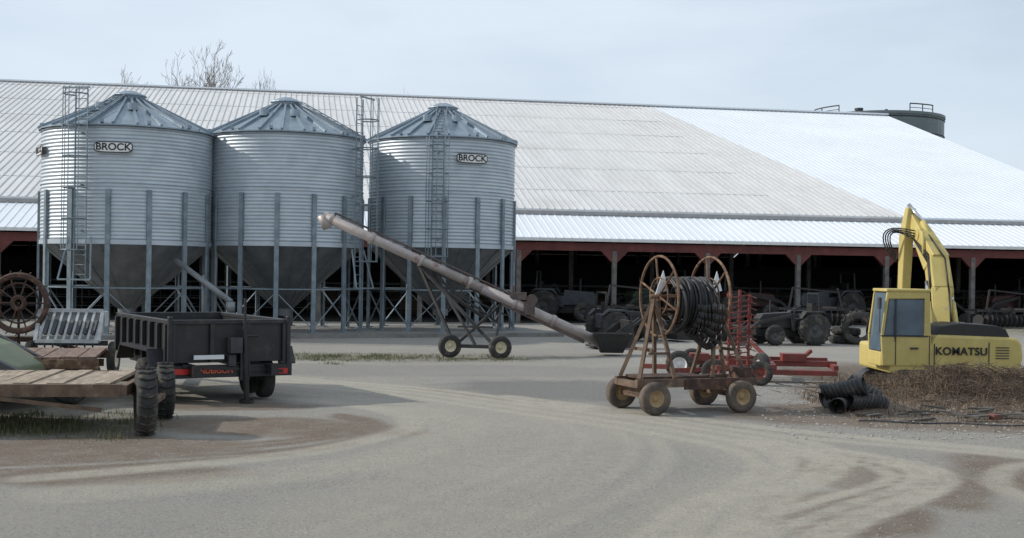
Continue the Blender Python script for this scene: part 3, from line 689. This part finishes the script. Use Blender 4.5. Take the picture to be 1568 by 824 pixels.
for k,(x,y) in enumerate([(0,0),(-.9,.5),(-1.8,1.0)]):
    c=(x,y,1.46); ax=(.35,1,0)
    mm.ring(c,ax,.56,.06,40,6); mm.ring(c,ax,.40,.02,30,4); mm.ring(c,ax,.12,.05,14,5)
    d_=Vector(ax).normalized(); u=Vector((0,0,1)); s_=u.cross(d_)
    for i in range(20):
        t=2*math.pi*i/20; rd=s_*math.cos(t)+u*math.sin(t); tn=d_.cross(rd)
        if i%2==0: mm.cyl(Vector(c)+rd*.1,Vector(c)+rd*.56,.016,n=5)
        mm.cyl(Vector(c)+rd*.58,Vector(c)+rd*.66+tn*.05,.012,n=4)
    mm.beam((x,y+.1,1.46),(x,y+.5,.7),.05)
mm.obj('spider_wheels',RUSTD,wr)
mm=M(); mm.beam((.4,.5,.7),(-2.4,1.7,.7),.1); mm.beam((.4,.5,.7),(1.2,.2,.5),.08); mm.beam((0,.5,.7),(0,.5,.3),.07); mm.beam((-2,1.5,.7),(-2,1.5,.3),.07); mm.obj('frame',RUSTD,wr)
T=M();H=M(); wheel(T,H,(0,.35,.3),(.3,1,0),.3,.15,.5); wheel(T,H,(-2,1.35,.3),(.3,1,0),.3,.15,.5); T.obj('tires',RUBBER,wr,True); H.obj('hubs',CREAM,wr,True)
gd=root('grain_drill',(-8.75,24.3,0),math.radians(6))
mm=M()
for z,y in((1.32,.1),(.72,-.25)): mm.beam((-.6,y,z),(.62,y,z),.07,.07)
for x in(-.6,.62): mm.beam((x-.0,-.25,.72),(x+.0,.1,1.32),.07,.06)
for i in range(8):
    x=-.5+.155*i; mm.beam((x-.03,-.22,.74),(x+.04,.08,1.30),.05,.03)
mm.prism([(-.65,1.0),(.65,1.0),(.65,1.30),(-.65,1.30)],.14,.5)
mm.obj('seed_box_and_slats',GREYP,gd)
mm=M()
for i in range(7):
    x=-.44+.155*i; mm.beam((x,-.16,.85),(x+.05,-.02,1.12),.07,.07)
    mm.cyl((x,-.2,.25),(x+.015,-.2,.25),.2,n=18); mm.beam((x,-.15,.72),(x,-.2,.25),.03)
mm.box((0,.2,.66),(1.4,.1,.1)); mm.obj('tubes_and_discs',DGREY,gd)
T=M();H=M(); wheel(T,H,(-.8,.2,.35),(1,0,0),.35,.16,.5); wheel(T,H,(.82,.2,.35),(1,0,0),.35,.16,.5); T.obj('tires',RUBBER,gd,True); H.obj('hubs',CREAM,gd,True)

# ------------------------------------------------------------ machines near barn
def tractor(name,loc,rz,body,scale=1.0,loader=True,hub=None):
    r=root(name,loc,rz); r.scale=(scale,)*3
    T=M();H=M()
    for y in(-.75,.75):
        wheel(T,H,(.75,y,.68),(0,1,0),.68,.4,.5,lugs=20); wheel(T,H,(-1.0,y,.42),(0,1,0),.42,.28,.5,lugs=14)
    T.obj('tires',RUBBER,r,True); H.obj('hubs',hub or PIPE,r,True)
    mm=M(); mm.prism([(-1.45,.7),(-1.5,1.1),(-1.35,1.28),(-.1,1.36),(-.05,.7)],-.33,.33); mm.prism([(-.1,.6),(-.1,1.1),(.5,1.1),(.8,1.25),(1.2,1.2),(1.2,.6)],-.35,.35)
    for y in(-.72,.72): mm.prism([(.1,1.1),(.3,1.42),(1.1,1.42),(1.35,1.15),(1.1,1.33),(.35,1.33)],y-.18,y+.18)
    mm.obj('hood_and_fenders',body,r,bevel=.03)
    mm=M(); mm.box((.7,0,1.25),(.45,.5,.12)); mm.box((.92,0,1.5),(.1,.5,.45)); mm.cyl((.1,0,1.1),(.3,0,1.55),.03,n=6); mm.ring((.3,0,1.56),(-.4,0,1),.18,.018,18,5)
    for y in(-.5,.5): mm.beam((1.1,y,1.2),(1.05,y,2.15),.06)
    mm.beam((1.05,-.5,2.15),(1.05,.5,2.15),.06); mm.cyl((-.8,.2,1.3),(-.8,.2,1.85),.04,n=8)
    mm.box((-.4,0,.5),(2.4,.35,.3)); mm.beam((-1,-.75,.42),(-1,.75,.42),.12)
    if loader:
        for y in(-.55,.55): mm.beam((-.1,y,1.25),(-1.6,y,.95),.09,.13); mm.beam((-1.6,y,.95),(-2.3,y,.4),.09,.12); mm.beam((-.1,y,.6),(-.1,y,1.3),.12)
        mm.add([(-2.2,-.95,.1),(-2.2,.95,.1),(-2.95,.95,.08),(-2.95,-.95,.08),(-2.15,-.95,.75),(-2.15,.95,.75),(-2.4,-.95,.7),(-2.4,.95,.7)],[(0,1,2,3),(0,4,5,1),(0,3,6,4),(1,5,7,2)])
    mm.obj('frame_and_loader',VDARK,r)
    return r
DR=mat('dull_red_dark',(.07,.025,.02),(.035,.015,.013),.6); DB=mat('dull_blue_grey',(.07,.08,.095),(.035,.04,.045),.6); DGN=mat('dull_green_dark',(.03,.05,.025),(.015,.025,.013),.6)
tractor('loader_tractor',(9.3,39.5,0),math.radians(12),VDARK,.78)
tractor('loader_tractor',(3.9,40,0),math.radians(200),DGREY,.75)
def onbarn(t,w_): 
    return (t*math.cos(TH)-w_*math.sin(TH),53+t*math.sin(TH)+w_*math.cos(TH),0.05)
for t,w_,a_,b2,s_ in((3.0,2.0,160,DB,1.05),(7.6,2.3,20,DGN,1.1),(11.6,1.9,185,DR,1.05),(16.0,2.3,10,DB,1.1),(20.5,2.0,170,DGREY,1.05),(25.6,2.2,15,DR,1.05)):
    tractor('parked_tractor',onbarn(t,w_),TH+math.radians(a_),b2,s_,loader=(b2!=DB))
def harrow(loc,rz,m_,L_=3.2):
    r=root('disc_harrow',loc,rz); mm=M()
    for y in(-.6,.6):
        mm.cyl((-L_/2,y,.3),(L_/2,y,.3),.03,n=6)
        k=-L_/2
        while k<=L_/2: mm.cyl((k,y,.3),(k+.02,y+.01,.3),.28,n=18); k+=.24
        mm.beam((-L_/2,y,.75),(L_/2,y,.75),.1)
        for k in np.linspace(-L_/2+.2,L_/2-.2,5): mm.beam((k,y,.75),(k,y,.32),.05)
    for k in(-1,0,1): mm.beam((k,-.7,.82),(k*.4,.9,.82),.09)
    mm.beam((0,.7,.8),(0,2.2,.5),.1); mm.beam((-1.2,-.6,.8),(-1.0,-.5,1.7),.07); mm.beam((1.2,-.6,.8),(1.0,-.5,1.7),.07); mm.beam((-1.0,-.5,1.7),(1.0,-.5,1.5),.06)
    mm.obj('gangs_and_frame',m_,r)
harrow(onbarn(5.2,-1.2),TH+.1,VDARK); harrow(onbarn(13.6,-1.4),TH-.1,VDARK); harrow(onbarn(18.2,-1.2),TH+.1,RUSTD); harrow(onbarn(23,-1.3),TH,VDARK)
lb=root('loader_bucket',(3.1,36.0,0),math.radians(10))
mm=M(); mm.prism([(-.6,.05),(.5,.05),(.65,.4),(.55,.85),(.45,.85),(.5,.42),(.4,.15),(-.6,.1)],-.5,.5); mm.prism([(-.6,.05),(.5,.05),(.65,.4),(.55,.85)],-.53,-.5); mm.prism([(-.6,.05),(.5,.05),(.65,.4),(.55,.85)],.5,.53)
mm.beam((.6,-.2,.6),(1.0,-.2,.9),.08); mm.beam((.6,.2,.6),(1.0,.2,.9),.08); mm.obj('bucket_shell',VDARK,lb)
ps=root('tire_pile',(11.7,40,0))
T=M(); wheel(T,None,(0,0,.55),(.3,1,0),.58,.35,.55,lugs=18); wheel(T,None,(.75,.2,.45),(-.2,1,.1),.45,.3,.55); wheel(T,None,(-.3,.6,.15),(0,0,1),.5,.28,.55); wheel(T,None,(-.25,.6,.42),(0.05,0,1),.48,.26,.55); T.obj('tires',RUBBER,ps,True)
ri=root('red_disc_mower',(5.1,26.0,0),math.radians(-4))
mm=M(); mm.beam((-1.6,0,.35),(2.0,0,.35),.12,.12); mm.beam((-1.2,.5,.42),(1.9,.5,.40),.1,.1); mm.beam((1.9,-.5,.30),(1.9,.8,.34),.1); mm.beam((-.4,-.6,.3),(-.4,.7,.42),.1); mm.beam((.6,-.6,.30),(.6,.7,.42),.1); mm.beam((.6,0,.4),(.2,.3,.8),.07); mm.beam((1.2,0,.4),(1.5,.2,.62),.07)
mm.box((1.1,.1,.48),(.5,.4,.16)); mm.box((-.9,.1,.45),(.4,.4,.16)); mm.beam((-1.6,-.3,.25),(-2.1,-.2,.25),.1)
mm.box((1.2,-.55,.2),(1.4,.25,.1)); mm.beam((-1.5,-.6,.2),(.5,-.55,.28),.09)
mm.obj('frame',RED,ri)
T=M();H=M(); wheel(T,H,(-1.35,-.3,.3),(.15,1,0),.3,.16,.55); wheel(T,H,(-1.0,.6,.3),(0,1,0),.3,.16,.55); wheel(T,H,(.35,-.5,.3),(1,.3,0),.3,.18,.5); T.obj('tires',RUBBER,ri,True); H.obj('hubs',WHITE,ri,True)
te=root('hay_tedder',(4.75,24.6,0),math.radians(15))
mm=M()
for x in(-.22,.0,.22):
    mm.beam((x,0,.35),(x+.02,0,1.93-abs(x)*.4),.045)
for i in range(13): mm.beam((-.24,0,.5+.105*i),(.24,0,.56+.105*i),.03,.025); mm.ring((-.22+.22*(i%3),-.03,.55+.105*i),(0,1,0),.055,.014,10,4)
for i in range(12):
    z=.5+.12*i; mm.beam((.2,0,z),(.34,-.12,z-.06),.018); mm.beam((-.2,0,z),(-.3,-.14,z-.06),.018)
mm.beam((-.5,0,.35),(.9,.1,.35),.09); mm.beam((.1,-.4,.3),(.1,.5,.3),.08)
mm.obj('folded_tine_arms',RED,te)
T=M();H=M(); wheel(T,H,(.35,-.3,.25),(.6,1,0),.25,.14,.5); wheel(T,H,(-.4,.3,.25),(.6,1,0),.25,.14,.5); T.obj('tires',RUBBER,te,True); H.obj('hubs',RED,te,True)

# ------------------------------------------------------------ black drainage pipe heap, scrap
dp=root('drainage_pipe_pile',(5.75,20.0,0)); dp.scale=(.92,.92,.92)
def corr(mm,c,axis,R,Ln):
    pr=[];n=int(Ln/.07)
    for i in range(n+1):
        h=-Ln/2+Ln*i/n; pr+=[(R,h-.015),(R,h+.015),(R*.87,h+.027),(R*.87,h+.045)]
    for i in range(n,-1,-1):
        h=-Ln/2+Ln*i/n; pr.append((R*.82,h))
    mm.lathe(pr,c,axis,26)
mm=M(); corr(mm,(-.15,0,.44),(1,-.5,.25),.18,.7); corr(mm,(.2,-.1,.18),(1,.35,-.12),.17,.7); corr(mm,(-.25,.25,.22),(.6,.8,.05),.18,.6); corr(mm,(.30,.3,.42),(.8,-.3,-.35),.15,.6); corr(mm,(-.3,-.3,.12),(.4,1,.1),.14,.35)
mm.v=[(x+.03*math.sin(z*9+y*5),y,z*(.9 if z>.3 else 1)+.03*math.sin(x*7+y*4)) for x,y,z in mm.v]
mm.obj('pipes',PIPEB,dp)
sp=root('scrap_lumber',(7.2,18.9,0))
mm=M()
for i in range(26):
    x=random.uniform(-1.5,1.6); y=random.uniform(-.3,1.2); a_=random.uniform(-.9,.7); ln=random.uniform(.1,.45)
    mm.box((x,y,.03+random.uniform(0,.08)),(ln*2*.6,random.uniform(.04,.14),.03),Matrix.Rotation(a_,3,'Z')@Matrix.Rotation(random.uniform(-.15,.15),3,'Y'))
mm.obj('boards',mat('old_lumber',(.11,.10,.085),(.05,.044,.038),.9,0,5),sp)
mm=M(); mm.box((.45,-.1,.07),(.2,.1,.08),Matrix.Rotation(.5,3,'Z')); mm.beam((.4,.1,.06),(.65,.3,.09),.04); mm.obj('red_scrap',RED,sp)
r=root('steel_cable',(6.6,18.4,0)); mm=M(); mm.path([(-1.2+.15*i,.08*math.sin(i*.8)-.02*i,.03) for i in range(18)],.014,6); mm.obj('cable',DGREY,r)

# ------------------------------------------------------------ vegetation
def blades(name,n,fn,h0,h1,wd,m_,lean=.5):
    vs=[];fs=[]
    for i in range(n):
        x,y=fn(); z=float(gz(x,y)); h=random.uniform(h0,h1); a_=random.uniform(0,6.28); l=random.uniform(0,lean)*h
        dx,dy=math.cos(a_)*wd/2,math.sin(a_)*wd/2; lx,ly=random.uniform(-1,1)*l,random.uniform(-1,1)*l
        k=len(vs); vs+=[(x-dx,y-dy,z-.02),(x+dx,y+dy,z-.02),(x+dx*.7+lx*.4,y+dy*.7+ly*.4,z+h*.6),(x-dx*.7+lx*.4,y-dy*.7+ly*.4,z+h*.6),(x+lx,y+ly,z+h)]
        fs+=[(k,k+1,k+2,k+3),(k+3,k+2,k+4)]
    mm=M(); mm.add(vs,fs); return mm.obj(name,m_)
GR=mat('grass_blades',(.16,.165,.08),(.09,.10,.045),.9,0,2,c3=(.20,.17,.10),s3=3); DRY=mat('dry_weeds',(.23,.165,.11),(.075,.053,.036),.95,0,1.4,lo=.4,hi=.62)
tg=[(random.uniform(-7.5,.4),random.gauss(0,.7),random.uniform(.1,.4)) for i in range(60)]
def strip():
    c=random.choice(tg); x=c[0]+random.gauss(0,c[2]); return x,30.8+.12*(x+3)+c[1]+random.gauss(0,c[2])
blades('grass_strip',4500,strip,.02,.08,.014,GR,.9)
pg=[(random.gauss(-7.4,1.2),random.gauss(16.7,.7),random.uniform(.08,.35)) for i in range(70)]
def patchf():
    c=random.choice(pg); return c[0]+random.gauss(0,c[2]),c[1]+random.gauss(0,c[2])
blades('grass_patch',5500,patchf,.02,.11,.011,GR,.9)
cl=[(random.uniform(7.2,13.2),random.uniform(21.4,25.2),random.uniform(.2,.5)) for i in range(52)]
def wf():
    c=random.choice(cl); return c[0]+random.gauss(0,c[2]),c[1]+random.gauss(0,c[2]*.7)
blades('dry_weed_patch',15000,wf,.03,.27,.011,DRY,1.5)
def wf2(): return random.uniform(5.4,12.5),20.8+random.gauss(0,1.3)
blades('dead_grass_litter',8000,wf2,.02,.11,.011,DRY,1.8)
mm=M()
for i in range(2600):
    x=random.gauss(9.5,1.5); y=random.gauss(22.6,1.0); z=float(gz(x,y))+random.uniform(0,.18)
    d_=Vector((random.uniform(-1,1),random.uniform(-1,1),random.uniform(-.3,.35))).normalized()*random.uniform(.1,.45)
    mm.cyl((x,y,z),Vector((x,y,z))+d_,random.uniform(.004,.012),.002,n=4,caps=False)
mm.obj('brush_pile',mat('brush',(.13,.095,.065),(.05,.037,.027),.95,0,5))
def tree(name,loc,H_,spread,seed,depth=8,crown=4.0):
    rnd=random.Random(seed); mm=M()
    def br(p,d_,ln,r,k):
        n=3; q=p; dd_=d_.copy()
        for i in range(n):
            dd_=(dd_+Vector((rnd.uniform(-.2,.2),rnd.uniform(-.2,.2),rnd.uniform(-.06,.10)))).normalized()
            e=q+dd_*ln/n; r1=r*(1-.3*(i+1)/n); mm.cyl(q,e,r*(1-.3*i/n),r1,n=5 if k<3 else 3,caps=False); q=e
            if k>0 and i==1 and rnd.random()<.7 and k+1<depth:
                s_=Vector((rnd.uniform(-1,1),rnd.uniform(-1,1),rnd.uniform(-.1,.6))).normalized(); br(q,(dd_*.55+s_*spread).normalized(),ln*rnd.uniform(.5,.7),r1*.6,k+1)
        if k+1<depth:
            for j in range(2 if k else 5):
                s_=Vector((rnd.uniform(-1,1),rnd.uniform(-1,1),rnd.uniform(-.15,.5))).normalized()
                br(q,(dd_*.75+s_*spread).normalized(),ln*rnd.uniform(.62,.8),max(r*.62,.03),k+1)
    br(Vector((0,0,0)),Vector((0,0,1)),H_*.36,H_*.018,0)
    zs_=sorted(v[2] for v in mm.v); f=H_/zs_[-1]; rad=sorted(math.hypot(v[0],v[1]) for v in mm.v)[int(len(mm.v)*.97)]; g=crown/rad
    mm.v=[(v[0]*g,v[1]*g,v[2]*f) for v in mm.v]
    r=root(name,loc); mm.obj('trunk_and_branches',BARK,r); return r
tree('bare_tree',(-29.3,120,0),24.6,.8,3,crown=5.0); tree('bare_tree',(-24.4,124,0),22.8,.8,11,crown=3.2); tree('bare_tree',(-38.0,121,0),22.2,.8,5,crown=4.6); tree('bare_tree',(-9.8,122,0),21.0,.8,21,crown=3.2)
